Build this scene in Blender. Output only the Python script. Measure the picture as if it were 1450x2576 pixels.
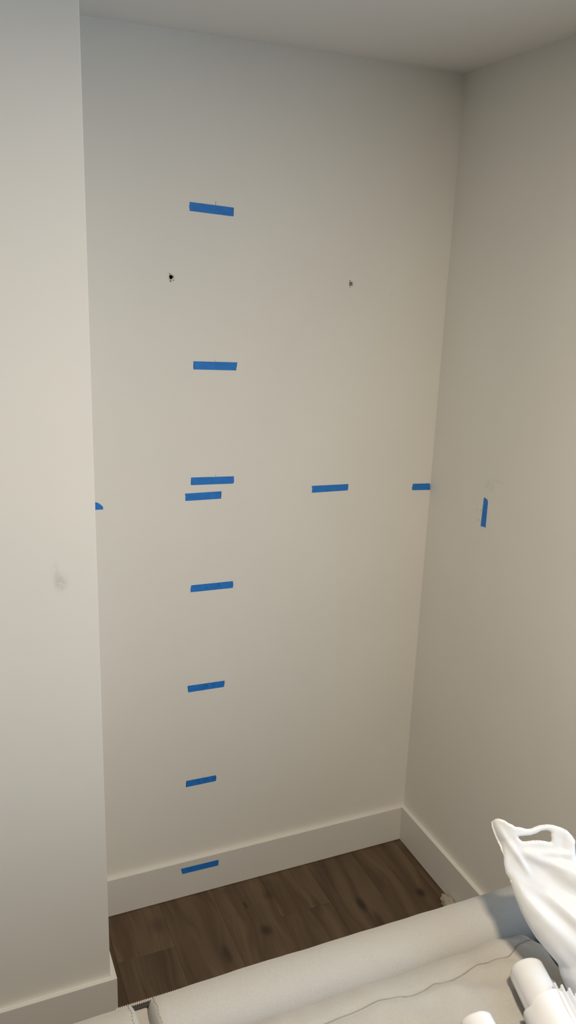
import bpy, bmesh, math, random
import numpy as np
from mathutils import Vector, Matrix, noise
from mathutils.bvhtree import BVHTree

for o in list(bpy.data.objects):
    bpy.data.objects.remove(o)
random.seed(7)
SC = bpy.context.scene
COL = SC.collection

# ------------------------------------------------------------------ camera
CAM_P = Vector((-1.4046, -2.1020, 1.8946))
CR = Vector((0.91892132, -0.39298201, 0.03389327))
CU = Vector((0.07866607, 0.26679016, 0.96053873))
CF = Vector((0.38651683, 0.87999327, -0.27607352))
cd = bpy.data.cameras.new('camera')
cam = bpy.data.objects.new('camera', cd)
COL.objects.link(cam)
cam.matrix_world = Matrix(((CR.x, CU.x, -CF.x, CAM_P.x), (CR.y, CU.y, -CF.y, CAM_P.y),
                           (CR.z, CU.z, -CF.z, CAM_P.z), (0, 0, 0, 1)))
cd.sensor_fit = 'VERTICAL'
cd.sensor_height = 24.0
cd.lens = 24.0 * 2068.56 / 2576
cd.clip_start = 0.02
SC.camera = cam

# ------------------------------------------------------------------ light
SC.view_settings.view_transform = 'Standard'
SC.view_settings.look = 'None'
SC.view_settings.gamma = 1.0
SC.view_settings.use_curve_mapping = False
SC.view_settings.exposure = 0.06

world = bpy.data.worlds.new('world')
SC.world = world
world.use_nodes = True
wb = world.node_tree.nodes['Background']
wb.inputs[0].default_value = (0.62, 0.78, 1.0, 1)
wb.inputs[1].default_value = 0.6


def area(name, loc, direction, sx, sy, power, color, shape='RECTANGLE', spread=180):
    l = bpy.data.lights.new(name, 'AREA')
    l.shape = shape
    l.size = sx
    l.size_y = sy
    l.energy = power
    l.color = color
    l.spread = math.radians(spread)
    o = bpy.data.objects.new(name, l)
    COL.objects.link(o)
    o.location = loc
    o.rotation_euler = Vector(direction).to_track_quat('-Z', 'Y').to_euler()
    return o


# cool daylight of the window in the right-hand wall, beyond the frame
area('window_right_offscreen', (0.06, -2.05, 1.45), (-1, 0, 0), 1.30, 1.15, 13.0, (0.40, 0.66, 1.0))
# warm downlight in the ceiling of the room, above the camera
area('ceiling_downlight_offscreen', (-0.95, -1.90, 2.425), (0, 0, -1), 0.16, 0.16, 32.0, (1.0, 0.86, 0.67), 'DISK')


# ------------------------------------------------------------------ node helpers
def new_mat(name):
    m = bpy.data.materials.new(name)
    m.use_nodes = True
    nt = m.node_tree
    return m, nt, nt.nodes['Principled BSDF']


class NT:
    def __init__(s, nt):
        s.nt = nt

    def n(s, t, **kw):
        x = s.nt.nodes.new(t)
        for k, v in kw.items():
            setattr(x, k, v)
        return x

    def put(s, sock, v):
        if v is None:
            return
        if hasattr(v, 'is_output'):
            s.nt.links.new(v, sock)
        else:
            sock.default_value = v

    def math(s, op, a, b=None, clamp=False):
        x = s.n('ShaderNodeMath', operation=op, use_clamp=clamp)
        s.put(x.inputs[0], a)
        s.put(x.inputs[1], b)
        return x.outputs[0]

    def vmath(s, op, a, b=None):
        x = s.n('ShaderNodeVectorMath', operation=op)
        s.put(x.inputs[0], a)
        s.put(x.inputs[1], b)
        return x.outputs['Value'] if op in ('LENGTH', 'DISTANCE', 'DOT_PRODUCT') else x.outputs[0]

    def mix(s, f, a, b, blend='MIX'):
        x = s.n('ShaderNodeMix', data_type='RGBA', blend_type=blend)
        s.put(x.inputs[0], f)
        s.put(x.inputs[6], a)
        s.put(x.inputs[7], b)
        return x.outputs[2]

    def noise(s, vec, scale, detail=3, rough=0.5, dist=0):
        x = s.n('ShaderNodeTexNoise')
        s.put(x.inputs['Vector'], vec)
        x.inputs['Scale'].default_value = scale
        x.inputs['Detail'].default_value = detail
        x.inputs['Roughness'].default_value = rough
        x.inputs['Distortion'].default_value = dist
        return x.outputs[0]

    def ramp(s, v, a, b, lo=0.0, hi=1.0):
        x = s.n('ShaderNodeMapRange', interpolation_type='SMOOTHSTEP')
        s.put(x.inputs[0], v)
        x.inputs[1].default_value = a
        x.inputs[2].default_value = b
        x.inputs[3].default_value = lo
        x.inputs[4].default_value = hi
        return x.outputs[0]

    def pos(s):
        return s.n('ShaderNodeNewGeometry').outputs['Position']

    def obj(s):
        return s.n('ShaderNodeTexCoord').outputs['Object']

    def blob(s, pos, c, r):
        """1 at the middle of an ellipsoid, 0 outside"""
        d = s.vmath('SUBTRACT', pos, tuple(c))
        d = s.vmath('DIVIDE', d, tuple(r))
        return s.ramp(s.vmath('LENGTH', d), 1.0, 0.15)

    def bump(s, h, strength, dist, bsdf):
        b = s.n('ShaderNodeBump')
        b.inputs['Strength'].default_value = strength
        b.inputs['Distance'].default_value = dist
        s.put(b.inputs['Height'], h)
        s.nt.links.new(b.outputs[0], bsdf.inputs['Normal'])


def wall_mat(name, col, rough=0.75, smudges=()):
    m, nt, b = new_mat(name)
    t = NT(nt)
    p = t.pos()
    n1 = t.noise(p, 3.0, 4)
    c = t.mix(t.ramp(n1, 0.3, 0.7), tuple(x * 0.985 for x in col) + (1,), tuple(min(1, x * 1.01) for x in col) + (1,))
    for (cen, rad, scol, amt) in smudges:
        k = t.math('MULTIPLY', t.blob(p, cen, rad), t.ramp(t.noise(p, 70, 2), 0.2, 0.7))
        c = t.mix(t.math('MULTIPLY', k, amt), c, scol + (1,))
    nt.links.new(c, b.inputs['Base Color'])
    b.inputs['Roughness'].default_value = rough
    t.bump(t.noise(p, 900, 2), 0.06, 0.0006, b)
    return m


def plain_mat(name, col, rough=0.6, scale=40, var=0.06, bump=0.05, bscale=300):
    m, nt, b = new_mat(name)
    t = NT(nt)
    p = t.obj()
    n1 = t.noise(p, scale, 3)
    c = t.mix(n1, tuple(x * (1 - var) for x in col) + (1,), tuple(min(1, x * (1 + var)) for x in col) + (1,))
    nt.links.new(c, b.inputs['Base Color'])
    b.inputs['Roughness'].default_value = rough
    t.bump(t.noise(p, bscale, 2), bump, 0.001, b)
    return m


WALLC = (0.83, 0.81, 0.755)
M = {}
M['wall'] = wall_mat('wall_paint', WALLC)
M['wall_back'] = M['wall']
M['wall_right'] = wall_mat('wall_paint_scuffed', WALLC, smudges=[
    ((0, -0.292, 1.352), (0.05, 0.030, 0.020), (0.56, 0.53, 0.48), 0.35),
    ((0, -0.325, 1.372), (0.05, 0.040, 0.006), (0.56, 0.53, 0.48), 0.30)])
M['wall_pier'] = wall_mat('wall_paint_smudged', WALLC, smudges=[
    ((-1.178, -0.361, 1.232), (0.022, 0.05, 0.032), (0.50, 0.475, 0.43), 0.55),
    ((-1.190, -0.361, 1.262), (0.012, 0.05, 0.030), (0.54, 0.51, 0.47), 0.35)])
M['ceiling'] = wall_mat('ceiling_paint', (0.84, 0.83, 0.81))
M['trim'] = plain_mat('trim_paint', (0.78, 0.765, 0.72), 0.42, 8, 0.015, 0.03, 150)
M['dark_gap'] = plain_mat('underlay', (0.16, 0.12, 0.085), 0.9)
M['plaster'] = plain_mat('broken_plaster', (0.74, 0.72, 0.66), 0.9, 400, 0.08, 0.3, 700)
M['chip'] = plain_mat('chipped_paint', (0.20, 0.18, 0.15), 0.9, 300, 0.2)
M['anchor'] = plain_mat('gypsum_bore', (0.55, 0.52, 0.47), 0.9)
M['cavity'] = plain_mat('stud_cavity', (0.30, 0.22, 0.15), 0.9)
M['pencil'] = plain_mat('pencil', (0.22, 0.21, 0.20), 0.7)
M['pencil_faint'] = plain_mat('pencil_faint', (0.44, 0.42, 0.39), 0.7)
M['scrap'] = plain_mat('scrap_cloth', (0.40, 0.35, 0.28), 0.95, 60, 0.25, 0.4, 400)
M['thread'] = plain_mat('stitch_thread', (0.28, 0.26, 0.23), 0.9)
M['zip_tooth'] = plain_mat('zip_tooth', (0.42, 0.40, 0.35), 0.55)
M['zip_tape'] = plain_mat('zip_tape', (0.05, 0.045, 0.04), 0.9)
M['wood_foot'] = plain_mat('foot_wood', (0.10, 0.06, 0.035), 0.5)
M['outside'] = plain_mat('window_frame', (0.75, 0.74, 0.72), 0.4)


def tape_mat():
    m, nt, b = new_mat('blue_painters_tape')
    t = NT(nt)
    p = t.pos()
    sp = t.vmath('MULTIPLY', p, (60, 60, 900))
    crepe = t.noise(sp, 1.0, 3, 0.6)
    blot = t.noise(p, 55, 3)
    c = t.mix(t.ramp(blot, 0.3, 0.7), (0.013, 0.180, 0.600, 1), (0.018, 0.215, 0.70, 1))
    c = t.mix(t.math('MULTIPLY', t.ramp(crepe, 0.45, 0.8), 0.25), c, (0.03, 0.26, 0.76, 1))
    nt.links.new(c, b.inputs['Base Color'])
    b.inputs['Roughness'].default_value = 0.62
    t.bump(crepe, 0.25, 0.0004, b)
    return m


M['tape'] = tape_mat()
M['tape_mark'] = plain_mat('mark_under_tape', (0.012, 0.12, 0.40), 0.7)


def wood_mat():
    m, nt, b = new_mat('brown_plank')
    t = NT(nt)
    oi = t.n('ShaderNodeObjectInfo')
    p = t.pos()
    off = t.n('ShaderNodeCombineXYZ')
    t.put(off.inputs[0], t.math('MULTIPLY', oi.outputs['Random'], 37.0))
    t.put(off.inputs[1], t.math('MULTIPLY', oi.outputs['Random'], 91.0))
    q = t.vmath('ADD', p, off.outputs[0])
    # grain runs along y; a low-frequency warp makes cathedrals
    warp = t.noise(t.vmath('MULTIPLY', q, (6, 1.6, 1)), 1.0, 2)
    wv = t.n('ShaderNodeCombineXYZ')
    t.put(wv.inputs[0], t.math('MULTIPLY', warp, 0.16))
    g = t.vmath('ADD', q, wv.outputs[0])
    fine = t.noise(t.vmath('MULTIPLY', g, (150, 5, 1)), 1.0, 4, 0.65)
    mid = t.noise(t.vmath('MULTIPLY', g, (26, 1.8, 1)), 1.0, 3, 0.6)
    big = t.noise(t.vmath('MULTIPLY', q, (5, 3.0, 1)), 1.0, 3)
    base = t.mix(t.ramp(mid, 0.32, 0.68), (0.082, 0.051, 0.029, 1), (0.150, 0.102, 0.064, 1))
    base = t.mix(t.math('MULTIPLY', t.ramp(fine, 0.5, 0.75), 0.26), base, (0.165, 0.120, 0.082, 1))
    base = t.mix(t.math('MULTIPLY', t.ramp(big, 0.35, 0.7), 0.35), base, (0.075, 0.048, 0.028, 1))
    for (x, y, rx, ry, a) in [(-0.083, -0.266, .022, .030, .85), (-0.288, -0.243, .020, .045, .8), (-0.265, -0.32, .016, .06, .55),
                              (-0.607, -0.234, .026, .032, .75), (-0.748, -0.276, .020, .060, .7), (-0.63, -0.115, .007, .022, .75),
                              (-0.55, -0.10, .025, .030, .35), (-0.905, -0.10, .04, .05, .4), (-0.42, -0.20, .02, .05, .4)]:
        k = t.blob(p, (x, y, 0), (rx, ry, 0.2))
        base = t.mix(t.math('MULTIPLY', k, a), base, (0.026, 0.016, 0.010, 1))
    # plaster dust along the back baseboard
    sep = t.n('ShaderNodeSeparateXYZ')
    t.put(sep.inputs[0], p)
    near = t.ramp(sep.outputs[1], -0.075, -0.012)
    patch = t.ramp(t.noise(t.vmath('MULTIPLY', p, (7, 7, 1)), 1.0, 2), 0.50, 0.66)
    speck = t.ramp(t.noise(p, 260, 3, 0.7), 0.42, 0.68)
    dust = t.math('MULTIPLY', t.math('MULTIPLY', near, patch), speck)
    base = t.mix(t.math('MULTIPLY', dust, 0.45), base, (0.45, 0.42, 0.38, 1))
    base = t.mix(1.0, base, oi.outputs['Color'], 'MULTIPLY')
    nt.links.new(base, b.inputs['Base Color'])
    t.put(b.inputs['Roughness'], t.ramp(fine, 0.2, 0.8, 0.46, 0.62))
    b.inputs['Specular IOR Level'].default_value = 0.35
    t.bump(fine, 0.12, 0.0006, b)
    return m


M['wood'] = wood_mat()


def fabric_mat():
    m, nt, b = new_mat('cream_linen')
    t = NT(nt)
    p = t.pos()
    w1 = t.noise(t.vmath('MULTIPLY', p, (1500, 300, 300)), 1.0, 2)
    w2 = t.noise(t.vmath('MULTIPLY', p, (260, 1500, 1500)), 1.0, 2)
    weave = t.math('ADD', w1, w2)
    stain = t.noise(p, 5.0, 4, 0.55)
    c = t.mix(t.ramp(stain, 0.45, 0.72), (0.435, 0.418, 0.385, 1), (0.395, 0.372, 0.335, 1))
    c = t.mix(t.math('MULTIPLY', t.ramp(weave, 0.85, 1.25), 0.30), c, (0.30, 0.275, 0.235, 1))
    nt.links.new(c, b.inputs['Base Color'])
    b.inputs['Roughness'].default_value = 0.92
    b.inputs['Sheen Weight'].default_value = 0.25
    b.inputs['Sheen Roughness'].default_value = 0.5
    t.bump(weave, 0.25, 0.0008, b)
    return m


M['fabric'] = fabric_mat()


def film_mat(name, col, trans, rough):
    m, nt, b = new_mat(name)
    t = NT(nt)
    p = t.obj()
    n1 = t.noise(p, 30, 3)
    c = t.mix(n1, tuple(x * .97 for x in col) + (1,), col + (1,))
    nt.links.new(c, b.inputs['Base Color'])
    b.inputs['Roughness'].default_value = rough
    t.bump(t.noise(p, 90, 4, 0.6), 0.12, 0.002, b)
    tr = t.n('ShaderNodeBsdfTranslucent')
    nt.links.new(c, tr.inputs['Color'])
    mx = t.n('ShaderNodeMixShader')
    mx.inputs[0].default_value = trans
    nt.links.new(b.outputs[0], mx.inputs[1])
    nt.links.new(tr.outputs[0], mx.inputs[2])
    nt.links.new(mx.outputs[0], nt.nodes['Material Output'].inputs['Surface'])
    return m


M['bag'] = film_mat('white_plastic_film', (0.90, 0.905, 0.91), 0.30, 0.38)
M['paper'] = film_mat('white_paper', (0.85, 0.85, 0.85), 0.12, 0.75)


# ------------------------------------------------------------------ object helpers
def link(name, me, mat, parent=None, smooth=False):
    o = bpy.data.objects.new(name, me)
    COL.objects.link(o)
    if mat is not None and not me.materials:
        me.materials.append(mat)
    if parent is not None:
        o.parent = parent
    if smooth:
        for f in me.polygons:
            f.use_smooth = True
    return o


def from_bm(name, bm, mat, parent=None, smooth=False):
    me = bpy.data.meshes.new(name)
    bmesh.ops.recalc_face_normals(bm, faces=bm.faces)
    bm.to_mesh(me)
    bm.free()
    return link(name, me, mat, parent, smooth)


def bm_box(bm, x0, x1, y0, y1, z0, z1):
    r = bmesh.ops.create_cube(bm, size=1.0)
    for v in r['verts']:
        v.co = Vector(((x0 + x1) / 2 + v.co.x * (x1 - x0), (y0 + y1) / 2 + v.co.y * (y1 - y0), (z0 + z1) / 2 + v.co.z * (z1 - z0)))
    return r['verts']


def box(name, x0, x1, y0, y1, z0, z1, mat, parent=None, bevel=0.0, seg=2):
    bm = bmesh.new()
    bm_box(bm, x0, x1, y0, y1, z0, z1)
    if bevel:
        bmesh.ops.bevel(bm, geom=bm.edges[:], offset=bevel, segments=seg, affect='EDGES', profile=0.5)
    return from_bm(name, bm, mat, parent)


def struct(o):
    o['kind'] = 'structure'
    return o


def tag(o, label, cat, group=None):
    o['label'] = label
    o['category'] = cat
    if group:
        o['group'] = group
    return o


def empty(name, loc):
    o = bpy.data.objects.new(name, None)
    o.empty_display_size = 0.1
    COL.objects.link(o)
    o.location = loc
    return o


def adopt(child, parent):
    """parent keeping the child's world position (parents here are only moved, never turned)"""
    child.parent = parent
    child.matrix_parent_inverse = Matrix.Translation(-Vector(parent.location))
    return child


# ------------------------------------------------------------------ room shell
HC = 2.44
HB, TB = 0.1318, 0.0147
XP, YP = -1.0976, -0.3614          # pier corner: alcove side, front face
XL, YF = -4.0, -4.5                # far left wall, wall behind the camera

# back wall with two drilled holes cut through its face
HOLE_A = (-0.8264, 1.8811)
HOLE_B = (-0.3160, 1.8787)


def wall_back():
    bm = bmesh.new()

    def loop(pts, y=0.0):
        vs = [bm.verts.new((x, y, z)) for x, z in pts]
        es = [bm.edges.new((vs[i], vs[(i + 1) % len(vs)])) for i in range(len(vs))]
        return vs, es
    edges = []
    edges += loop([(XP - 0.05, 0), (0, 0), (0, HC), (XP - 0.05, HC)])[1]
    ra = []
    for i in range(20):
        a = i / 20 * math.tau
        r = 0.0056 + 0.0005 * math.sin(3 * a + 1) + 0.0003 * math.sin(7 * a)
        ra.append((HOLE_A[0] + r * math.cos(a), HOLE_A[1] + r * math.sin(a)))
    rb = [(HOLE_B[0] + x, HOLE_B[1] + z) for x, z in
          [(-.0045, -.0042), (-.001, -.0050), (.0055, -.0046), (.0062, -.003), (.0048, 0), (.0050, .0048), (.0030, .0056), (.001, .0046), (-.0036, .0050), (-.0044, .001)]]
    rings = []
    for pts in (ra, rb):
        vs, es = loop(pts)
        edges += es
        rings.append((vs, pts))
    bmesh.ops.triangle_fill(bm, use_beauty=True, use_dissolve=False, edges=edges)
    o = struct(from_bm('wall_back', bm, M['wall_back']))
    # inside of the holes
    for k, (vs, pts) in enumerate(rings):
        b2 = bmesh.new()
        n = len(pts)
        f = [b2.verts.new((x, 0.0, z)) for x, z in pts]
        g = [b2.verts.new((x, 0.013, z)) for x, z in pts]
        for i in range(n):
            b2.faces.new((f[i], f[(i + 1) % n], g[(i + 1) % n], g[i]))
        c = from_bm('drilled_hole', b2, M['anchor'], o)
        cx_, cz_ = (HOLE_A, HOLE_B)[k]
        b3 = bmesh.new()
        bm_box(b3, cx_ - .12, cx_ + .12, 0.0, .09, cz_ - .12, cz_ + .12)
        b3.faces.ensure_lookup_table()
        bmesh.ops.delete(b3, geom=[f_ for f_ in b3.faces if all(abs(v_.co.y) < 1e-6 for v_ in f_.verts)], context='FACES')
        from_bm('wall_cavity', b3, M['cavity'], o)
        c['label'] = 'dark round drill hole in wall' if k == 0 else 'small square torn hole in wall'
    return o


wb_o = wall_back()


def ring_mesh(cx, cz, r0, r1, h, seed, n=28):
    """a low irregular crater lip of broken plaster around a hole"""
    rnd = random.Random(seed)
    bm = bmesh.new()
    prof = [(r0, 0.0), (r0 + (r1 - r0) * .3, h), (r1, 0.0)]
    rows = []
    for i in range(n):
        a = i / n * math.tau
        j = 1 + 0.22 * rnd.uniform(-1, 1)
        rows.append([bm.verts.new((cx + (r0 + (r - r0) * j) * math.cos(a), -0.00005 - hh, cz + (r0 + (r - r0) * j) * math.sin(a))) for r, hh in prof])
    for i in range(n):
        A, B = rows[i], rows[(i + 1) % n]
        for k in range(2):
            bm.faces.new((A[k], A[k + 1], B[k + 1], B[k]))
    return bm


from_bm('plaster_rim', ring_mesh(HOLE_A[0], HOLE_A[1], 0.0060, 0.0098, 0.0009, 3), M['plaster'], wb_o, True)
from_bm('plaster_rim', ring_mesh(HOLE_B[0] + .001, HOLE_B[1], 0.0068, 0.0092, 0.0006, 5), M['plaster'], wb_o, True)


def flat_patch(name, pts, y, mat, parent, axis='y', thick=0.0002):
    """thin flat mark, pts in (x,z) on a wall facing -y, or (y,z) on a wall facing -x"""
    bm = bmesh.new()
    if axis == 'y':
        f = [bm.verts.new((a, y - thick, b)) for a, b in pts]
        g = [bm.verts.new((a, y + 0.0002, b)) for a, b in pts]
    else:
        f = [bm.verts.new((y - thick, a, b)) for a, b in pts]
        g = [bm.verts.new((y + 0.0002, a, b)) for a, b in pts]
    n = len(pts)
    bm.faces.new(f)
    for i in range(n):
        bm.faces.new((f[i], f[(i + 1) % n], g[(i + 1) % n], g[i]))
    return from_bm(name, bm, mat, parent)


def chip(cx, cz, rx, rz, seed):
    rnd = random.Random(seed)
    return [(cx + rx * math.cos(a) * rnd.uniform(.7, 1.1), cz + rz * math.sin(a) * rnd.uniform(.7, 1.1)) for a in [i / 9 * math.tau for i in range(9)]]


ax, az = HOLE_A
flat_patch('paint_chip', [(ax - .0060, az + .0098), (ax - .0045, az + .0092), (ax - .0005, az + .0066), (ax - .0050, az + .0068)], 0, M['chip'], wb_o, thick=.0012)
flat_patch('paint_chip', chip(ax - .002, az - .0095, .0026, .0018, 2), 0, M['chip'], wb_o, thick=.0012)
flat_patch('paint_chip', chip(ax + .006, az - .0075, .0026, .0018, 4), 0, M['pencil_faint'], wb_o, thick=.0011)
bx_, bz_ = HOLE_B
flat_patch('paint_chip', chip(bx_ - .003, bz_ + .0075, .0018, .0020, 6), 0, M['chip'], wb_o, thick=.0010)
flat_patch('paint_chip', chip(bx_ - .002, bz_ - .0078, .0024, .0022, 7), 0, M['pencil_faint'], wb_o, thick=.0010)
flat_patch('torn_paper_plug', [(bx_ - .0002, bz_ - .0040), (bx_ + .0048, bz_ - .0036), (bx_ + .0040, bz_ + .0040), (bx_ + .0002, bz_ + .0040)], 0.006, plain_mat('torn_board', (0.42, 0.38, 0.30), 0.95, 500, .2), wb_o, thick=.001)
flat_patch('wall_nick', [(-.1885, 1.8585), (-.1872, 1.8580), (-.1870, 1.8555), (-.1879, 1.8552), (-.1881, 1.8572)], 0, M['pencil_faint'], wb_o)

# pencil ticks above the strips
TICKS = [(-0.7103, 2.0645, .0060), (-0.7074, 1.6720, .0022), (-0.7032, 1.3590, .0026), (-0.7048, 1.0462, .0026), (-0.7190, 0.7316, .0026), (-0.7325, 0.4140, .0022)]
for i, (x, z, h) in enumerate(TICKS):
    w = .0008
    flat_patch('pencil_tick', [(x - w, z - h), (x + w * .3, z - h), (x + w, z + h * .6), (x - w * .2, z + h * .8)], 0, M['pencil'] if i in (0, 1, 2, 5) else M['pencil_faint'], wb_o)

# right wall with the window opening beyond the frame
WY0, WY1, WZ0, WZ1 = -2.70, -1.40, 0.88, 2.03


def wall_right():
    bm = bmesh.new()
    T = 0.16
    for (y0, y1, z0, z1) in [(WY1, 0.0, 0, HC), (YF, WY0, 0, HC), (WY0, WY1, 0, WZ0), (WY0, WY1, WZ1, HC)]:
        bm_box(bm, 0.0, T, y0, y1, z0, z1)
    return struct(from_bm('wall_right', bm, M['wall_right']))


wr_o = wall_right()
for (pts, mk) in [([(-.2437, 1.2722), (-.2452, 1.2712), (-.2472, 1.2700), (-.2462, 1.2694), (-.2440, 1.2704)], 'pencil'),
                  ([(-.2625, 1.2762), (-.2645, 1.2752), (-.2672, 1.2728), (-.2662, 1.2724), (-.2630, 1.2745)], 'pencil'),
                  ([(-.2545, 1.2480), (-.2552, 1.2480), (-.2548, 1.2430), (-.2540, 1.2400), (-.2534, 1.2402), (-.2538, 1.2440)], 'pencil_faint'),
                  ([(-.2590, 1.2462), (-.2610, 1.2440), (-.2590, 1.2420), (-.2582, 1.2440)], 'pencil_faint')]:
    flat_patch('pencil_tick', pts, 0, M[mk], wr_o, axis='x')

# pier (front face of the wall beside the alcove) and the rest of the shell
bm = bmesh.new()
bm_box(bm, XL - 0.1, XP, YP, 0.12, 0, HC)
ed = [e for e in bm.edges if abs(e.verts[0].co.x - XP) < 1e-5 and abs(e.verts[1].co.x - XP) < 1e-5 and abs(e.verts[0].co.y - YP) < 1e-5 and abs(e.verts[1].co.y - YP) < 1e-5]
bmesh.ops.bevel(bm, geom=ed, offset=0.003, segments=3, affect='EDGES', profile=0.5)
struct(from_bm('wall_pier', bm, M['wall_pier']))
struct(box('wall_front', XL - 0.12, 0.16, YF - .14, YF, 0, HC, M['wall']))


struct(box('wall_left', XL - .12, XL, YF, YP, 0, HC, M['wall']))
ce_o = struct(box('ceiling', XL - 0.12, 0.16, YF - .14, 0.12, HC, HC + 0.1, M['ceiling']))
for (x, y) in ((-0.95, -1.90),):
    bm = bmesh.new()
    prof = [(0.082, 0.0), (0.086, -0.004), (0.104, -0.003), (0.106, 0.0)]
    rows = [[bm.verts.new((x + r * math.cos(a), y + r * math.sin(a), HC + z)) for r, z in prof] for a in [i / 32 * math.tau for i in range(32)]]
    for i in range(32):
        A, B = rows[i], rows[(i + 1) % 32]
        for k in range(3):
            bm.faces.new((A[k], A[k + 1], B[k + 1], B[k]))
    from_bm('downlight_trim', bm, M['trim'], ce_o, True)


def window_frame(name, horizontal, a0, a1, z0, z1, at):
    bm = bmesh.new()
    w = .05

    def b(p0, p1, q0, q1):
        if horizontal:
            bm_box(bm, p0, p1, at - .03, at + .03, q0, q1)
        else:
            bm_box(bm, at - .03, at + .03, p0, p1, q0, q1)
    b(a0, a0 + w, z0, z1)
    b(a1 - w, a1, z0, z1)
    b(a0 + w, a1 - w, z0, z0 + w)
    b(a0 + w, a1 - w, z1 - w, z1)
    b((a0 + a1) / 2 - .025, (a0 + a1) / 2 + .025, z0 + w, z1 - w)
    return struct(from_bm(name, bm, M['outside']))


window_frame('window_1', False, WY0, WY1, WZ0, WZ1, 0.12)

# floor: sub-floor and planks running towards the back wall
fl_o = struct(box('floor', XL - 0.12, 0.16, YF - .14, 0.12, -0.12, -0.012, M['dark_gap']))
PW = 0.1685
plank_meshes = {}


def plank(x0, x1, y0, y1, tone):
    key = (round(x1 - x0, 4), round(y1 - y0, 4))
    g = 0.0002
    if key not in plank_meshes:
        bm = bmesh.new()
        w, l = key
        bm_box(bm, g, w - g, g, l - g, -0.012, 0.0)
        top = [e for e in bm.edges if e.verts[0].co.z > -1e-4 and e.verts[1].co.z > -1e-4]
        bmesh.ops.bevel(bm, geom=top, offset=0.0005, segments=1, affect='EDGES')
        me = bpy.data.meshes.new('plank')
        bmesh.ops.recalc_face_normals(bm, faces=bm.faces)
        bm.to_mesh(me)
        bm.free()
        me.materials.append(M['wood'])
        plank_meshes[key] = me
    o = bpy.data.objects.new('plank', plank_meshes[key])
    COL.objects.link(o)
    o.parent = fl_o
    o.location = (x0, y0, 0)
    o.color = (tone, tone * 0.985, tone * 0.97, 1)


X0 = -0.0355 + PW - 0.1335   # keeps seams at x = -0.037, -0.205, -0.374, -0.542, -0.711, ...
col_i = 0
x1 = 0.1315
END = {3: -0.200, 6: -0.195}
TONE = {2: (0.84, 1.0), 3: (1.0, .88), 4: (0.92, .92), 5: (0.98, 1.0), 6: (1.04, .86), 7: (.84, .9)}
rt = random.Random(11)
while x1 > XL - 0.1:
    x0 = x1 - PW
    # joints measured from the back wall
    first = END.get(col_i, None)
    cuts = [0.02]
    y = first if first is not None else -rt.uniform(0.5, 1.1)
    while y > YF:
        cuts.append(y)
        y -= 1.2
    cuts.append(YF - .1)
    tn = TONE.get(col_i, (rt.uniform(.85, 1.05), rt.uniform(.85, 1.05)))
    for k in range(len(cuts) - 1):
        plank(x0, x1, cuts[k + 1], cuts[k], tn[k] if k < 2 else rt.uniform(.85, 1.05))
    x1 = x0
    col_i += 1


# baseboards (eased top edge, small shadow gap at the floor)
def board(name, x0, x1, y0, y1, z1=HB):
    o = box(name, x0, x1, y0, y1, 0.0015, z1, M['trim'], None, 0.0016, 2)
    return struct(o)


board('baseboard_back', XP + TB, 0.0, -TB, 0.0)
board('baseboard_right', -TB, 0.0, YF, -TB)
board('baseboard_pier', XL, XP + TB, YP - TB, YP)
board('baseboard_return', XP, XP + TB, YP, 0.0)


# ------------------------------------------------------------------ blue tape strips
def strip(quad, wall, seed, label, jag=0.0013, round_r=False, poly=None, lift=0.0):
    """quad = TL, TR, BR, BL as (a, z) on the wall; wall = ('y', value) or ('x', value)"""
    rnd = random.Random(seed)
    if poly is None:
        TL, TR, BR, BL = [Vector(q) for q in quad]
        nseg, nend = 10, 7

        def edge(A, B, n, amp):
            d = (B - A)
            nn = Vector((-d.y, d.x)).normalized()
            out = []
            j = 0
            for i in range(n):
                t = i / n
                j = 0.5 * j + rnd.uniform(-amp, amp)
                out.append(A + d * t + nn * (j if 0 < i else 0))
            return out
        pts = edge(TL, TR, nseg, .00010)
        if round_r:
            c = (TR + BR) / 2
            d = (TR - TL).normalized()
            h = (TR - BR).length
            up = (TR - BR).normalized()
            for i in range(9):
                a = math.pi / 2 - i / 8 * math.pi
                rr = h * .5
                pts.append(c - d * rr * .42 + d * (rr * .42 * max(0, math.cos(a)) ** .6) + up * (rr * math.sin(a)))
        else:
            pts += edge(TR, BR, nend, jag)
        pts += edge(BR, BL, nseg, .00010)
        pts += edge(BL, TL, nend, jag)
    else:
        pts = [Vector(q) for q in poly]
    ax_, val = wall
    cen = sum(pts, Vector((0, 0))) / len(pts)
    bm = bmesh.new()
    th = 0.00035

    def P(q, off):
        a, b = q - cen
        return (a, off, b) if ax_ == 'y' else (off, a, b)
    f = [bm.verts.new(P(q, -th)) for q in pts]
    g = [bm.verts.new(P(q, 0.0001)) for q in pts]
    n = len(pts)
    bm.faces.new(f)
    bm.faces.new(list(reversed(g)))
    for i in range(n):
        bm.faces.new((f[i], f[(i + 1) % n], g[(i + 1) % n], g[i]))
    bmesh.ops.triangulate(bm, faces=[x for x in bm.faces if len(x.verts) > 4])
    o = from_bm('painters_tape', bm, M['tape'])
    o.location = (cen.x, val, cen.y) if ax_ == 'y' else (val, cen.x, cen.y)
    tag(o, label, 'tape', 'blue tape strips on the alcove walls')
    return o, cen


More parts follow.
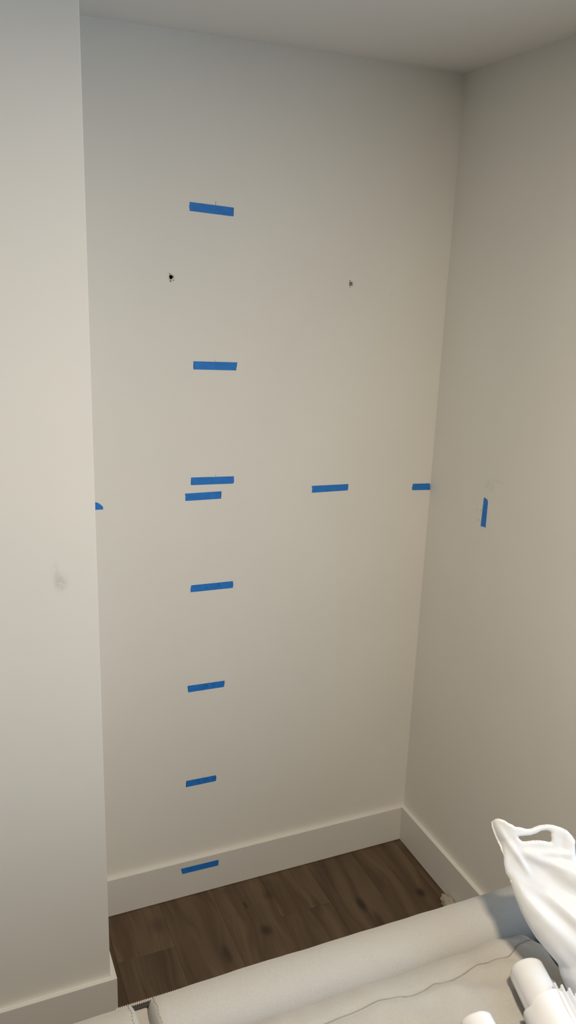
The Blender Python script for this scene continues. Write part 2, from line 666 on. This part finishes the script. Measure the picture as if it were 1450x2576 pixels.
def caret(o, cen, x, z, s, lean=0.0):
    """faint arrow-shaped pencil mark showing through the tape, in wall (x,z)"""
    bm = bmesh.new()
    y = -0.00045
    w = s * .16

    def q(a, b, c, d):
        vs = [bm.verts.new((p[0] - cen.x, y, p[1] - cen.y)) for p in (a, b, c, d)]
        bm.faces.new(vs)
    top = (x + lean, z + s * .55)
    for sx in (-1, 1):
        b0 = (x + sx * s * .42, z - s * .5)
        q((top[0] - w * .5, top[1]), (top[0] + w * .5, top[1]), (b0[0] + w * .5, b0[1]), (b0[0] - w * .5, b0[1]))
    from_bm('pencil_caret', bm, M['tape_mark'], o)


STRIPS = [
    ('t1', [(-0.7795, 2.0627), (-0.6626, 2.0563), (-0.6625, 2.0349), (-0.7792, 2.0416)], 'highest blue tape strip on back wall, tilting down towards the corner above the holes', []),
    ('t2', [(-0.7676, 1.6705), (-0.6458, 1.6666), (-0.6481, 1.6451), (-0.7672, 1.6491)], 'blue tape strip alone on back wall, first one below the two drilled holes', []),
    ('t3', [(-0.7733, 1.3571), (-0.6496, 1.3527), (-0.6516, 1.3317), (-0.774, 1.3357)], 'upper strip of the close pair of blue tapes on back wall', []),
    ('t3b', [(-0.7908, 1.3128), (-0.6859, 1.3122), (-0.6866, 1.2907), (-0.7896, 1.2919)], 'lower, shorter strip of the close pair of blue tapes on back wall', []),
    ('t4', [(-0.7724, 1.0428), (-0.6483, 1.0409), (-0.648, 1.0199), (-0.7744, 1.022)], 'blue tape strip on back wall, next one below the close pair', [(-.729, 1.030, .008), (-.692, 1.034, .012)]),
    ('t5', [(-0.7838, 0.7289), (-0.6687, 0.7262), (-0.6714, 0.7057), (-0.7811, 0.7073)], 'blue tape strip on back wall, second one below the close pair', [(-.726, 0.718, .012), (-.705, 0.719, .010)]),
    ('t6', [(-0.7871, 0.4095), (-0.6934, 0.4078), (-0.6943, 0.3872), (-0.7893, 0.3878)], 'lowest blue tape strip on back wall paint, above the baseboard', [(-.748, 0.397, .008), (-.722, 0.399, .012)]),
    ('t8', [(-0.4086, 1.3084), (-0.2889, 1.306), (-0.2899, 1.2867), (-0.4067, 1.2876)], 'blue tape strip on back wall between the close pair and the corner strip', []),
]
for i, (k, qd, lab, carets) in enumerate(STRIPS):
    o, cen = strip(qd, ('y', 0.0), 20 + i, lab)
    for (cx, cz, s) in carets:
        caret(o, cen, cx, cz, s)
strip([(-0.0639, 1.2916), (-0.0006, 1.2888), (-0.0006, 1.2676), (-0.0656, 1.2713)], ('y', 0.0), 40, 'short blue tape strip with a rounded end in the wall corner', round_r=True)
o, cen = strip([(-0.8078, 0.1096), (-0.6866, 0.1079), (-0.687, 0.0869), (-0.8051, 0.089)], ('y', -TB), 41, 'blue tape strip stuck on the white baseboard of back wall')
strip(None, ('y', 0.0), 42, 'small curved blue tape piece on back wall beside the pier edge',
      poly=[(-1.0700, 1.3088), (-1.0493, 1.3088), (-1.0325, 1.3069), (-1.0275, 1.3050), (-1.0233, 1.3023), (-1.0188, 1.2982), (-1.0148, 1.2941), (-1.0143, 1.2900), (-1.0138, 1.2859), (-1.0325, 1.2862), (-1.05, 1.2866), (-1.07, 1.287)])
strip(None, ('x', 0.0), 43, 'upright blue tape strip on right wall beside pencil dashes',
      poly=[(-0.2722, 1.3144), (-0.2790, 1.3138), (-0.2855, 1.3128), (-0.2900, 1.3096), (-0.2920, 1.3050), (-0.2922, 1.290), (-.2926, 1.265), (-0.2932, 1.2303),
            (-.2890, 1.2306), (-.2850, 1.2322), (-.2825, 1.2300), (-.2780, 1.2304), (-0.2707, 1.2284), (-.2703, 1.245), (-.2708, 1.262), (-.2712, 1.285)])


# ------------------------------------------------------------------ sofa
def rounded_box(cx, cy, cz, dx, dy, dz, r, step=0.012, disp=None, tilt=0.0, rr=None):
    """dense rounded box; tilt = lean about x (radians), top leaning to +y; disp(p,n)->offset"""
    hx, hy, hz = dx / 2, dy / 2, dz / 2
    RR = rr or (r, r, r)

    def axis(h, r):
        n_in = max(2, int((2 * h - 2 * r) / step))
        a = [-h + r * (1 - math.cos(i / 6 * math.pi / 2)) * 1.0 for i in range(6)]
        mid = [-h + r + (2 * h - 2 * r) * i / n_in for i in range(n_in + 1)]
        return a + mid + [-v for v in reversed(a)]
    X, Y, Z = axis(hx, RR[0]), axis(hy, RR[1]), axis(hz, RR[2])
    verts, idx, faces = [], {}, []

    def V(x, y, z):
        k = (round(x, 6), round(y, 6), round(z, 6))
        if k in idx:
            return idx[k]
        p = Vector((x, y, z))
        q = Vector([max(-h_ + r_, min(h_ - r_, c_)) for c_, h_, r_ in zip(p, (hx, hy, hz), RR)])
        d = Vector([(a_ - b_) / r_ for a_, b_, r_ in zip(p, q, RR)])
        nrm = d.normalized() if d.length > 1e-9 else Vector((0, 0, 1))
        w = q + Vector([n_ * r_ for n_, r_ in zip(nrm, RR)])
        ct, st = math.cos(tilt), math.sin(tilt)

        def rot(v):
            return Vector((v.x, v.y * ct + v.z * st, -v.y * st + v.z * ct))
        w, nrm = rot(w), rot(nrm)
        w = w + Vector((cx, cy, cz))
        if disp:
            w = w + disp(w, nrm)
        idx[k] = len(verts)
        verts.append(w)
        return idx[k]
    for (A, B, mk) in ((X, Y, lambda a, b, s: (a, b, s * hz)), (X, Z, lambda a, b, s: (a, s * hy, b)), (Y, Z, lambda a, b, s: (s * hx, a, b))):
        for s in (-1, 1):
            for i in range(len(A) - 1):
                for j in range(len(B) - 1):
                    f = [V(*mk(A[i], B[j], s)), V(*mk(A[i + 1], B[j], s)), V(*mk(A[i + 1], B[j + 1], s)), V(*mk(A[i], B[j + 1], s))]
                    if len(set(f)) == 4:
                        faces.append(f)
    me = bpy.data.meshes.new('upholstery')
    me.from_pydata([tuple(v) for v in verts], [], faces)
    bm = bmesh.new()
    bm.from_mesh(me)
    bmesh.ops.recalc_face_normals(bm, faces=bm.faces)
    bm.to_mesh(me)
    bm.free()
    me.update()
    return me


def n3(p, s, seed=0.0):
    return noise.noise(Vector((p.x * s + seed, p.y * s + seed * 1.7, p.z * s - seed)))


def soft(amp1, s1, amp2, s2, seed):
    def f(p, n):
        return n * (amp1 * n3(p, s1, seed) + amp2 * n3(p, s2, seed + 5))
    return f


def gauss_seg(px, py, a, b, w):
    ax0, ay0 = a
    bx0, by0 = b
    dx, dy = bx0 - ax0, by0 - ay0
    L = dx * dx + dy * dy
    t = max(0, min(1, ((px - ax0) * dx + (py - ay0) * dy) / L))
    d2 = (px - ax0 - t * dx) ** 2 + (py - ay0 - t * dy) ** 2
    return math.exp(-d2 / (2 * w * w)) * (0.35 + 0.65 * math.sin(math.pi * min(1, max(0, t * .9 + .05))))


sofa = empty('sofa', (-1.2, -1.5, 0))
tag(sofa, 'cream linen modular sofa with its back towards the empty alcove', 'sofa')


def part(name, me, mat, smooth=True):
    o = link(name, me, mat, None, smooth)
    adopt(o, sofa)
    return o


SEAM = [(-1.10, -1.178), (-1.0, -1.176), (-.93, -1.180), (-0.864, -1.174), (-0.80, -1.171), (-0.764, -1.174), (-0.737, -1.182), (-0.694, -1.176), (-0.673, -1.181), (-0.595, -1.164), (-.56, -1.166), (-0.53, -1.170), (-0.50, -1.158), (-0.478, -1.150), (-0.470, -1.152), (-.452, -1.148), (-.444, -1.144)]


def frame_disp(seed):
    def f(p, n):
        v = .004 * n3(p, 5, seed) + .0012 * n3(p, 22, seed + 3)
        return n * v
    return f


RX = -1.163
back_r = part('back_frame', rounded_box((RX - 0.10) / 2, -1.072, 0.435, -0.10 - RX, 0.104, 0.645, 0.047, 0.012, frame_disp(2.0), rr=(.016, .048, .048)), M['fabric'])
back_l = part('back_frame', rounded_box((-2.30 - 1.177) / 2, -1.074, 0.437, 2.30 - 1.177, 0.104, 0.645, 0.045, 0.012, frame_disp(8.0), rr=(.012, .048, .048)), M['fabric'])

part('back_panel', rounded_box((RX - 1.177) / 2, -1.070, 0.418, .030, 0.092, 0.61, .006, .02, rr=(.004, .012, .012)), M['fabric'])

# folds of the loose cushion cover, as (x,y) segments: (a, b, width, height)
FOLDS = [((-.60, -1.150), (-.50, -1.23), .012, .007), ((-.54, -1.13), (-.47, -1.19), .014, .010), ((-.70, -1.16), (-.62, -1.26), .016, .006),
         ((-.66, -1.20), (-.55, -1.245), .012, .006), ((-.82, -1.15), (-.74, -1.24), .014, .005), ((-.47, -1.14), (-.43, -1.20), .012, .008),
         ((-.585, -1.135), (-.565, -1.20), .010, -.007), ((-.76, -1.18), (-.66, -1.20), .010, .004), ((-.95, -1.15), (-.86, -1.22), .016, .005)]


def cush_disp(p, n):
    v = .006 * n3(p, 9, 4.2) + .0022 * n3(p, 26, 9.0)
    for a, b, w, h in FOLDS:
        v += h * gauss_seg(p.x, p.y, a, b, w)
    # seam groove
    d = min(abs(p.y - (ya + (yb - ya) * ((p.x - xa) / (xb - xa)))) for (xa, ya), (xb, yb) in zip(SEAM, SEAM[1:]) if xa <= p.x <= xb) if SEAM[0][0] < p.x < SEAM[-1][0] else 1
    if n.z > 0.3:
        v -= .0035 * math.exp(-(d / .006) ** 2)
    return n * v


CZ0, CZ1, CY0, CY1 = 0.43, 0.733, -1.392, -1.093
cush_me = rounded_box((-1.160 - .440) / 2, (CY0 + CY1) / 2, (CZ0 + CZ1) / 2, 1.160 - .440, CY1 - CY0, CZ1 - CZ0, 0.07, 0.007, cush_disp, rr=(.032, .072, .072))
cush = part('back_cushion', cush_me, M['fabric'])
part('back_cushion', rounded_box((-.430 - .11) / 2, (CY0 + CY1) / 2, (CZ0 + CZ1) / 2, .430 - .11, CY1 - CY0, CZ1 - CZ0, 0.07, 0.012, soft(.005, 9, .002, 25, 12), rr=(.032, .072, .072)), M['fabric'])
part('back_cushion', rounded_box((-2.28 - 1.20) / 2, (CY0 + CY1) / 2, (CZ0 + CZ1) / 2, 1.08, CY1 - CY0, CZ1 - CZ0, 0.069, 0.015, soft(.006, 8, .002, 25, 3), rr=(.032, .072, .072)), M['fabric'])
part('seat_cushion', rounded_box((RX - .10) / 2, -1.62, 0.375, -.10 - RX, 0.72, 0.17, 0.05, 0.02, soft(.005, 6, .001, 25, 7)), M['fabric'])
part('seat_cushion', rounded_box((-2.30 - 1.177) / 2, -1.62, 0.375, 1.107, 0.72, 0.17, 0.05, 0.02, soft(.005, 6, .001, 25, 6)), M['fabric'])
part('base', rounded_box((RX - .10) / 2, -1.56, 0.20, -.10 - RX, 0.86, 0.20, 0.02, 0.04), M['fabric'])
part('base', rounded_box((-2.30 - 1.177) / 2, -1.56, 0.20, 1.107, 0.86, 0.20, 0.02, 0.04), M['fabric'])
foot_me = None
for fx in (-.18, -1.08, -1.28, -2.22):
    for fy in (-1.20, -1.92):
        if foot_me is None:
            bmf = bmesh.new()
            bmesh.ops.create_cone(bmf, cap_ends=True, segments=16, radius1=.018, radius2=.026, depth=.105)
            foot_me = bpy.data.meshes.new('foot')
            bmf.to_mesh(foot_me)
            bmf.free()
            foot_me.materials.append(M['wood_foot'])
        o = bpy.data.objects.new('foot', foot_me)
        COL.objects.link(o)
        o.location = (fx - sofa.location.x, fy - sofa.location.y, .0525)
        o.parent = sofa


def tube(name, pts, r, mat, parent=None, seg=6):
    bm = bmesh.new()
    rows = []
    for i, p in enumerate(pts):
        d = (pts[min(i + 1, len(pts) - 1)] - pts[max(i - 1, 0)]).normalized()
        s = d.cross(Vector((0, 0, 1)))
        s = s.normalized() if s.length > 1e-6 else Vector((1, 0, 0))
        u = s.cross(d)
        rows.append([bm.verts.new(p + (s * math.cos(a) + u * math.sin(a)) * r) for a in [k / seg * math.tau for k in range(seg)]])
    for A, B in zip(rows, rows[1:]):
        for k in range(seg):
            bm.faces.new((A[k], A[(k + 1) % seg], B[(k + 1) % seg], B[k]))
    bm.faces.new(rows[0])
    bm.faces.new(list(reversed(rows[-1])))
    return from_bm(name, bm, mat, None, True)


def smooth_path(pts, n):
    out = []
    P = [pts[0]] + pts + [pts[-1]]
    for i in range(1, len(P) - 2):
        p0, p1, p2, p3 = [Vector(q) for q in P[i - 1:i + 3]]
        for k in range(n):
            t = k / n
            out.append(0.5 * (2 * p1 + (p2 - p0) * t + (2 * p0 - 5 * p1 + 4 * p2 - p3) * t * t + (3 * p1 - p0 - 3 * p2 + p3) * t ** 3))
    out.append(Vector(pts[-1]))
    return out


def drop(me_, path, lift=0.0):
    bvh = BVHTree.FromPolygons([v.co for v in me_.vertices], [list(f.vertices) for f in me_.polygons])
    res = []
    for q in path:
        h = bvh.ray_cast(Vector((q.x, q.y, 1.2)), Vector((0, 0, -1)))
        if h[0] is not None:
            res.append(h[0] + h[1] * lift)
    return res


seam_pts = drop(cush_me, smooth_path([(a, b) for a, b in SEAM], 8), 0.0003)
o = tube('seam', seam_pts, 0.0011, M['thread'])
adopt(o, sofa)

# top-stitching at the two frame ends that face each other
for (me_, xs) in ((back_r.data, RX + .014), (back_l.data, -1.177 - .014)):
    path = [Vector((xs + .001 * math.sin(i * .5), -1.03 - .09 * i / 40)) for i in range(41)]
    pts = drop(me_, path, 0.0002)
    # dashes
    bmst = bmesh.new()
    for i in range(0, len(pts) - 2, 3):
        a, b = pts[i], pts[i + 2]
        s = Vector((.0006, 0, 0))
        n_ = Vector((0, 0, .0005))
        vs = [bmst.verts.new(v) for v in (a - s + n_, a + s + n_, b + s + n_, b - s + n_)]
        bmst.faces.new(vs)
    o = from_bm('top_stitch', bmst, M['thread'])
    o['kind'] = 'stuff'
    adopt(o, sofa)

# zip along the rear top edge of the frame
bmz = bmesh.new()
ZA, ZB = Vector((-1.205, -1.0185, 0.7215)), Vector((-1.00, -1.0160, 0.7180))
NZ = 56
for i in range(NZ):
    for row in (0, 1):
        p = ZA.lerp(ZB, (i + .5 * row) / NZ) + Vector((0, .0016 + (.0032 if row else 0), -.0022 * row))
        r_ = bmesh.ops.create_cube(bmz, size=1.0)
        for v in r_['verts']:
            c = Vector((v.co.x * .0020, v.co.y * .0044, v.co.z * .0026))
            c = Matrix.Rotation(.6 if row else -.6, 3, 'Z') @ c
            v.co = p + c
o = from_bm('zip_teeth', bmz, M['zip_tooth'])
o['kind'] = 'stuff'
adopt(o, sofa)
bmz = bmesh.new()
vs = []
for p in (ZA, ZB):
    vs.append([bmz.verts.new(p + Vector((0, a, b))) for a, b in ((-.006, -.003), (.0056, -.0042), (.0052, -.0056), (-.006, -.006))])
for k in range(4):
    bmz.faces.new((vs[0][k], vs[0][(k + 1) % 4], vs[1][(k + 1) % 4], vs[1][k]))
bmz.faces.new(vs[0])
bmz.faces.new(vs[1])
o = from_bm('zip_tape', bmz, M['zip_tape'])
adopt(o, sofa)


# ------------------------------------------------------------------ scrap of cloth by the baseboard
def scrap():
    bm = bmesh.new()
    bmesh.ops.create_icosphere(bm, subdivisions=4, radius=1.0)
    for v in bm.verts:
        p = v.co.copy()
        k = 1 + .35 * noise.noise(p * 1.7 + Vector((3, 1, 2))) + .22 * noise.noise(p * 4.1) + .1 * noise.noise(p * 9)
        v.co = Vector((p.x * .017 * k, p.y * .030 * k, p.z * .017 * k))
        if v.co.z < -.010:
            v.co.z = -.010
    o = from_bm('cloth_scrap', bm, M['scrap'], None, True)
    o.location = (-.034, -.345, .0102)
    tag(o, 'small crumpled tan cloth scrap on floor against right baseboard', 'scrap')


scrap()

# ------------------------------------------------------------------ plastic bag
BO = Vector((-.30, -1.50, .47))
EU = Vector((0.8699, -0.1743, 0.4614))
EV = Vector((-0.3210, 0.5101, 0.7979))
EN = Vector((-0.3745, -0.8422, 0.3878))
TOP = [(-0.0545, 0.6959), (-0.0491, 0.6977), (-0.0441, 0.6966), (-0.0366, 0.6899), (-0.0334, 0.6835), (-0.0285, 0.6779), (-0.0263, 0.6729), (-0.019, 0.6681), (-0.011, 0.6603), (-0.0037, 0.6565), (0.0058, 0.6556), (0.0126, 0.6543), (0.0254, 0.6493), (0.0335, 0.6438), (0.0439, 0.6336), (0.05, 0.6256), (0.053, 0.6146), (0.0538, 0.6041), (0.0489, 0.5972), (0.0431, 0.5838)]
RIGHT = [(.052, .555), (.075, .50), (.096, .43), (.110, .36), (.114, .30), (.104, .272), (.06, .293), (.0, .326), (-.05, .355), (-.074, .374)]
LEFT = [(-0.0545, 0.6959), (-0.0577, 0.6869), (-0.0603, 0.6693), (-0.0613, 0.6533), (-0.066, 0.6417), (-0.0738, 0.627), (-0.0779, 0.6133), (-0.0773, 0.6013), (-.083, .575), (-0.0864, 0.549), (-.087, .523), (-0.085, 0.4973), (-.079, .470), (-0.073, 0.444), (-0.0781, 0.4286), (-0.0809, 0.3944)]
HOLE = [(-0.0308, 0.6569), (-0.0235, 0.6537), (-0.0116, 0.6482), (-0.0007, 0.6454), (0.0104, 0.6451), (0.0165, 0.6426), (0.0228, 0.6383), (0.0243, 0.6339), (0.0213, 0.6296), (0.0201, 0.6255), (0.0165, 0.6215), (0.0129, 0.6234), (0.007, 0.6283), (-0.001, 0.634), (-0.0098, 0.6384), (-0.017, 0.641), (-0.0269, 0.6457), (-0.0292, 0.6504)]
OUT = TOP + RIGHT + list(reversed(LEFT))[:-1]


def poly_sd(U, V, poly):
    """signed distance (inside positive) and nearest boundary point, numpy"""
    P = np.array(poly)
    A = P
    B = np.roll(P, -1, 0)
    best = np.full(U.shape, 1e9)
    nu, nv = np.zeros(U.shape), np.zeros(U.shape)
    ins = np.zeros(U.shape, bool)
    for (a, b) in zip(A, B):
        d = b - a
        t = np.clip(((U - a[0]) * d[0] + (V - a[1]) * d[1]) / (d @ d + 1e-15), 0, 1)
        qu, qv = a[0] + t * d[0], a[1] + t * d[1]
        dd = np.hypot(U - qu, V - qv)
        m = dd < best
        best = np.where(m, dd, best)
        nu = np.where(m, qu, nu)
        nv = np.where(m, qv, nv)
        c = ((a[1] > V) != (b[1] > V))
        with np.errstate(divide='ignore', invalid='ignore'):
            xi = (b[0] - a[0]) * (V - a[1]) / (b[1] - a[1] + 1e-15) + a[0]
        ins ^= c & (U < xi)
    return np.where(ins, best, -best), nu, nv


def make_bag():
    h = 0.0020
    us = np.arange(-.095, .135, h)
    vs_ = np.arange(.25, .705, h)
    U, V = np.meshgrid(us, vs_, indexing='ij')
    s1, a1, b1 = poly_sd(U, V, OUT)
    s2, a2, b2 = poly_sd(U, V, HOLE)
    hole_near = -s2 < s1
    sd = np.where(hole_near, -s2, s1)
    NU = np.where(hole_near, a2, a1)
    NV = np.where(hole_near, b2, b1)
    keepv = sd > -0.5 * h
    snap = np.abs(sd) <= 0.5 * h
    U2 = np.where(snap, NU, U)
    V2 = np.where(snap, NV, V)
    sdo = np.where(snap, 0, np.maximum(sd, 0))
    outer = np.where(snap & ~hole_near, 0, np.maximum(s1, 0))
    folds = [((-.048, .649), (-.0440, .600), .0035, .0045), ((-.0386, .632), (.011, .581), .006, .0060), ((.011, .581), (.075, .50), .010, .007),
             ((-.0256, .626), (.043, .586), .004, .0030), ((-.074, .598), (-.035, .449), .009, .006), ((-.035, .449), (.0, .33), .012, .006),
             ((-.055, .690), (-.050, .645), .005, .005), ((-.060, .57), (-.01, .46), .008, -.006), ((-.02, .585), (.03, .49), .010, -.007),
             ((-.0700, .52), (-.060, .40), .008, .004), ((.02, .50), (.06, .40), .010, .006), ((-.030, .55), (.010, .43), .006, .004), ((.04, .62), (.02, .60), .004, -.002)]
    verts, faces = [], []
    for side in (1, -1):
        base = len(verts)
        ids = -np.ones(U.shape, int)
        for i in range(U.shape[0]):
            for j in range(U.shape[1]):
                if not keepv[i, j]:
                    continue
                u, v = U2[i, j], V2[i, j]
                d = sdo[i, j]
                body = max(0, min(1, (.625 - v) / .16))
                body = body * body * (3 - 2 * body)
                T = .0035 + .042 * body
                R = .006 + .055 * body
                k = min(1, d / R)
                bul = T * math.sqrt(max(0, 1 - (1 - k) ** 2))
                f = 0.0
                for a, b, w, hh in folds:
                    f += hh * gauss_seg(u, v, a, b, w)
                if side < 0:
                    f *= .3
                f += .0022 * noise.noise(Vector((u * 26 + v * 12, v * 8, side * 3.0))) + .0005 * noise.noise(Vector((u * 90 + v * 40, v * 25, side * 7.0 + 2)))
                f *= min(1, d / .010)
                rim = .004 * noise.noise(Vector((u * 22, v * 22, 4.4)))          # the whole film waves
                # the upper-left corner rolls back over itself
                roll = max(0, -.030 - u) / .03 * max(0, min(1, (v - .63) / .03))
                n = side * bul * (1.0 if side > 0 else .75) + side * f + rim - .012 * roll * roll
                uu = u - (.0030 * max(0, min(1, (v - .640) / .01)) * max(0, min(1, (-.035 - u) / .01)) if side < 0 else 0)
                w = BO * 0 + EU * uu + EV * v + EN * n
                ids[i, j] = len(verts)
                verts.append(tuple(w))
        for i in range(U.shape[0] - 1):
            for j in range(U.shape[1] - 1):
                q = [ids[i, j], ids[i + 1, j], ids[i + 1, j + 1], ids[i, j + 1]]
                if min(q) >= 0:
                    faces.append(q if side > 0 else q[::-1])
                else:
                    # keep a triangle where three corners survive
                    t3 = [x for x in q if x >= 0]
                    if len(t3) == 3:
                        faces.append(t3 if side > 0 else t3[::-1])
    me = bpy.data.meshes.new('plastic_bag')
    me.from_pydata(verts, [], faces)
    me.update()
    o = link('plastic_bag', me, M['bag'], None, True)
    o.location = BO
    tag(o, 'white plastic carrier bag with a cut-out handle standing up on sofa', 'bag')
    return o


bag = make_bag()


# ------------------------------------------------------------------ paper rolls
def roll_frame(F, N):
    d = (N - F).normalized()
    s = d.cross(Vector((0, 0, 1))).normalized()
    u = s.cross(d).normalized()
    return d, s, u


def roll_body(name, F, N, r, mat, parent, seed, rim=0.006, layers=3, wob=.0012):
    """a rolled-up sheet: outer skin with eased far rim, spiral layers inside"""
    d, s, u = roll_frame(F, N)
    L = (N - F).length
    seg = 48
    bm = bmesh.new()
    prof = [(0.0, r * .30), (0.0, r * .55), (.0, r - rim), (rim * .15, r - rim * .55), (rim * .45, r - rim * .2), (rim, r)]
    prof += [(rim + (L - rim) * i / 14, r) for i in range(1, 15)]
    rows = []
    for (t, rad) in prof:
        row = []
        for k in range(seg):
            a = k / seg * math.tau
            rr = rad + wob * noise.noise(Vector((math.cos(a) * 1.4 + seed, math.sin(a) * 1.4, t * 22))) * (rad / r)
            step_ = .0022 * (1 - abs(((a / math.tau) % 1.0) - .0)) if rad == r else 0
            tt = t + (.004 * noise.noise(Vector((math.cos(a) * 1.2, math.sin(a) * 1.2, seed))) if t < rim * 1.2 else 0)
            row.append(bm.verts.new(F + d * tt + (s * math.cos(a) + u * math.sin(a)) * (rr - step_)))
        rows.append(row)
    for A, B in zip(rows, rows[1:]):
        for k in range(seg):
            bm.faces.new((A[k], A[(k + 1) % seg], B[(k + 1) % seg], B[k]))
    # end hole goes a little way in
    inner = [bm.verts.new(F + d * .03 + (v.co - F - d * ((v.co - F).dot(d))) * .9) for v in rows[0]]
    for k in range(seg):
        bm.faces.new((rows[0][k], rows[0][(k + 1) % seg], inner[(k + 1) % seg], inner[k]))
    bm.faces.new(inner)
    bm.faces.new(rows[-1])
    o = from_bm(name, bm, mat, None, True)
    if parent:
        adopt(o, parent)
    return o


def wrap_sheet(F, N, r, t0, mat, parent, seed):
    """loose sheet wound round the near end of the roll, with an uneven far rim and a loose edge"""
    d, s, u = roll_frame(F, N)
    L = (N - F).length
    bm = bmesh.new()
    na, nt_ = 56, 16
    rows = []
    for i in range(nt_ + 1):
        row = []
        for k in range(na + 1):
            a = 2.6 + k / na * (math.tau * 1.02)
            edge = t0 + .011 * math.cos(a - .5) + .003 * math.sin(a * 3.0) + .005 * noise.noise(Vector((a * 1.6, seed, 0))) + (.012 if 1.6 < a < 2.25 else 0)
            t = edge + (L - edge) * i / nt_
            rr = r * (1 + .02 * math.sin(a * 2 + 1)) + .0018 * noise.noise(Vector((a * 1.8, t * 18, seed))) + .0030 * (k / na)
            row.append(bm.verts.new(F + d * t + (s * math.cos(a) + u * math.sin(a)) * rr))
        rows.append(row)
    for A, B in zip(rows, rows[1:]):
        for k in range(na):
            bm.faces.new((A[k], A[k + 1], B[k + 1], B[k]))
    o = from_bm('wrapper', bm, mat, None, True)
    adopt(o, parent)
    return o


def pleats(F, N, r, t0, mat, parent, width=.058):
    """gathered, pleated margin of the sheet standing off the side of the roll"""
    d, s, u = roll_frame(F, N)
    L = (N - F).length
    bm = bmesh.new()
    nu_, nt_ = 70, 18
    rows = []
    for i in range(nt_ + 1):
        row = []
        f = i / nt_
        for k in range(nu_ + 1):
            w = k / nu_
            zz = math.sin(w * math.tau * 4.2 + 1.1 * math.sin(f * 2.6 + w * 3)) * (.0062 - .0015 * f)
            saw = .0028 * ((w * 9) % 1.0)
            t = t0 - .001 + .006 * w + (saw if i == 0 else 0) + (L - t0) * f
            p = F + d * t + s * -(r * .42 + width * w * (1 - .15 * f)) + u * (r * .84 - .022 * w * w - .012 * w + zz)
            row.append(bm.verts.new(p))
        rows.append(row)
    for A, B in zip(rows, rows[1:]):
        for k in range(nu_):
            bm.faces.new((A[k], A[k + 1], B[k + 1], B[k]))
    o = from_bm('pleated_edge', bm, mat, None, True)
    adopt(o, parent)
    return o


R1F, R1N = Vector((-.551, -1.246, .7675)), Vector((-.602, -1.425, .7645))
roll1 = empty('paper_roll', R1N)
tag(roll1, 'white paper roll in a loose pleated wrapper lying on cushion beside bag', 'paper roll', 'white rolls on the sofa')
roll_body('roll', R1F + (R1F - R1N).normalized() * .012, R1N, .0310, M['paper'], roll1, 1.0)
wrap_sheet(R1F, R1N, .0368, .060, M['paper'], roll1, 3.0)
pleats(R1F, R1N, .0368, .048, M['bag'], roll1)
R3F, R3N = Vector((-.690, -1.287, .7655)), Vector((-.712, -1.420, .7625))
roll3 = empty('paper_roll', R3N)
tag(roll3, 'bare white paper roll lying on cushion, apart from the bag', 'paper roll', 'white rolls on the sofa')
roll_body('roll', R3F, R3N, .029, M['paper'], roll3, 5.0)
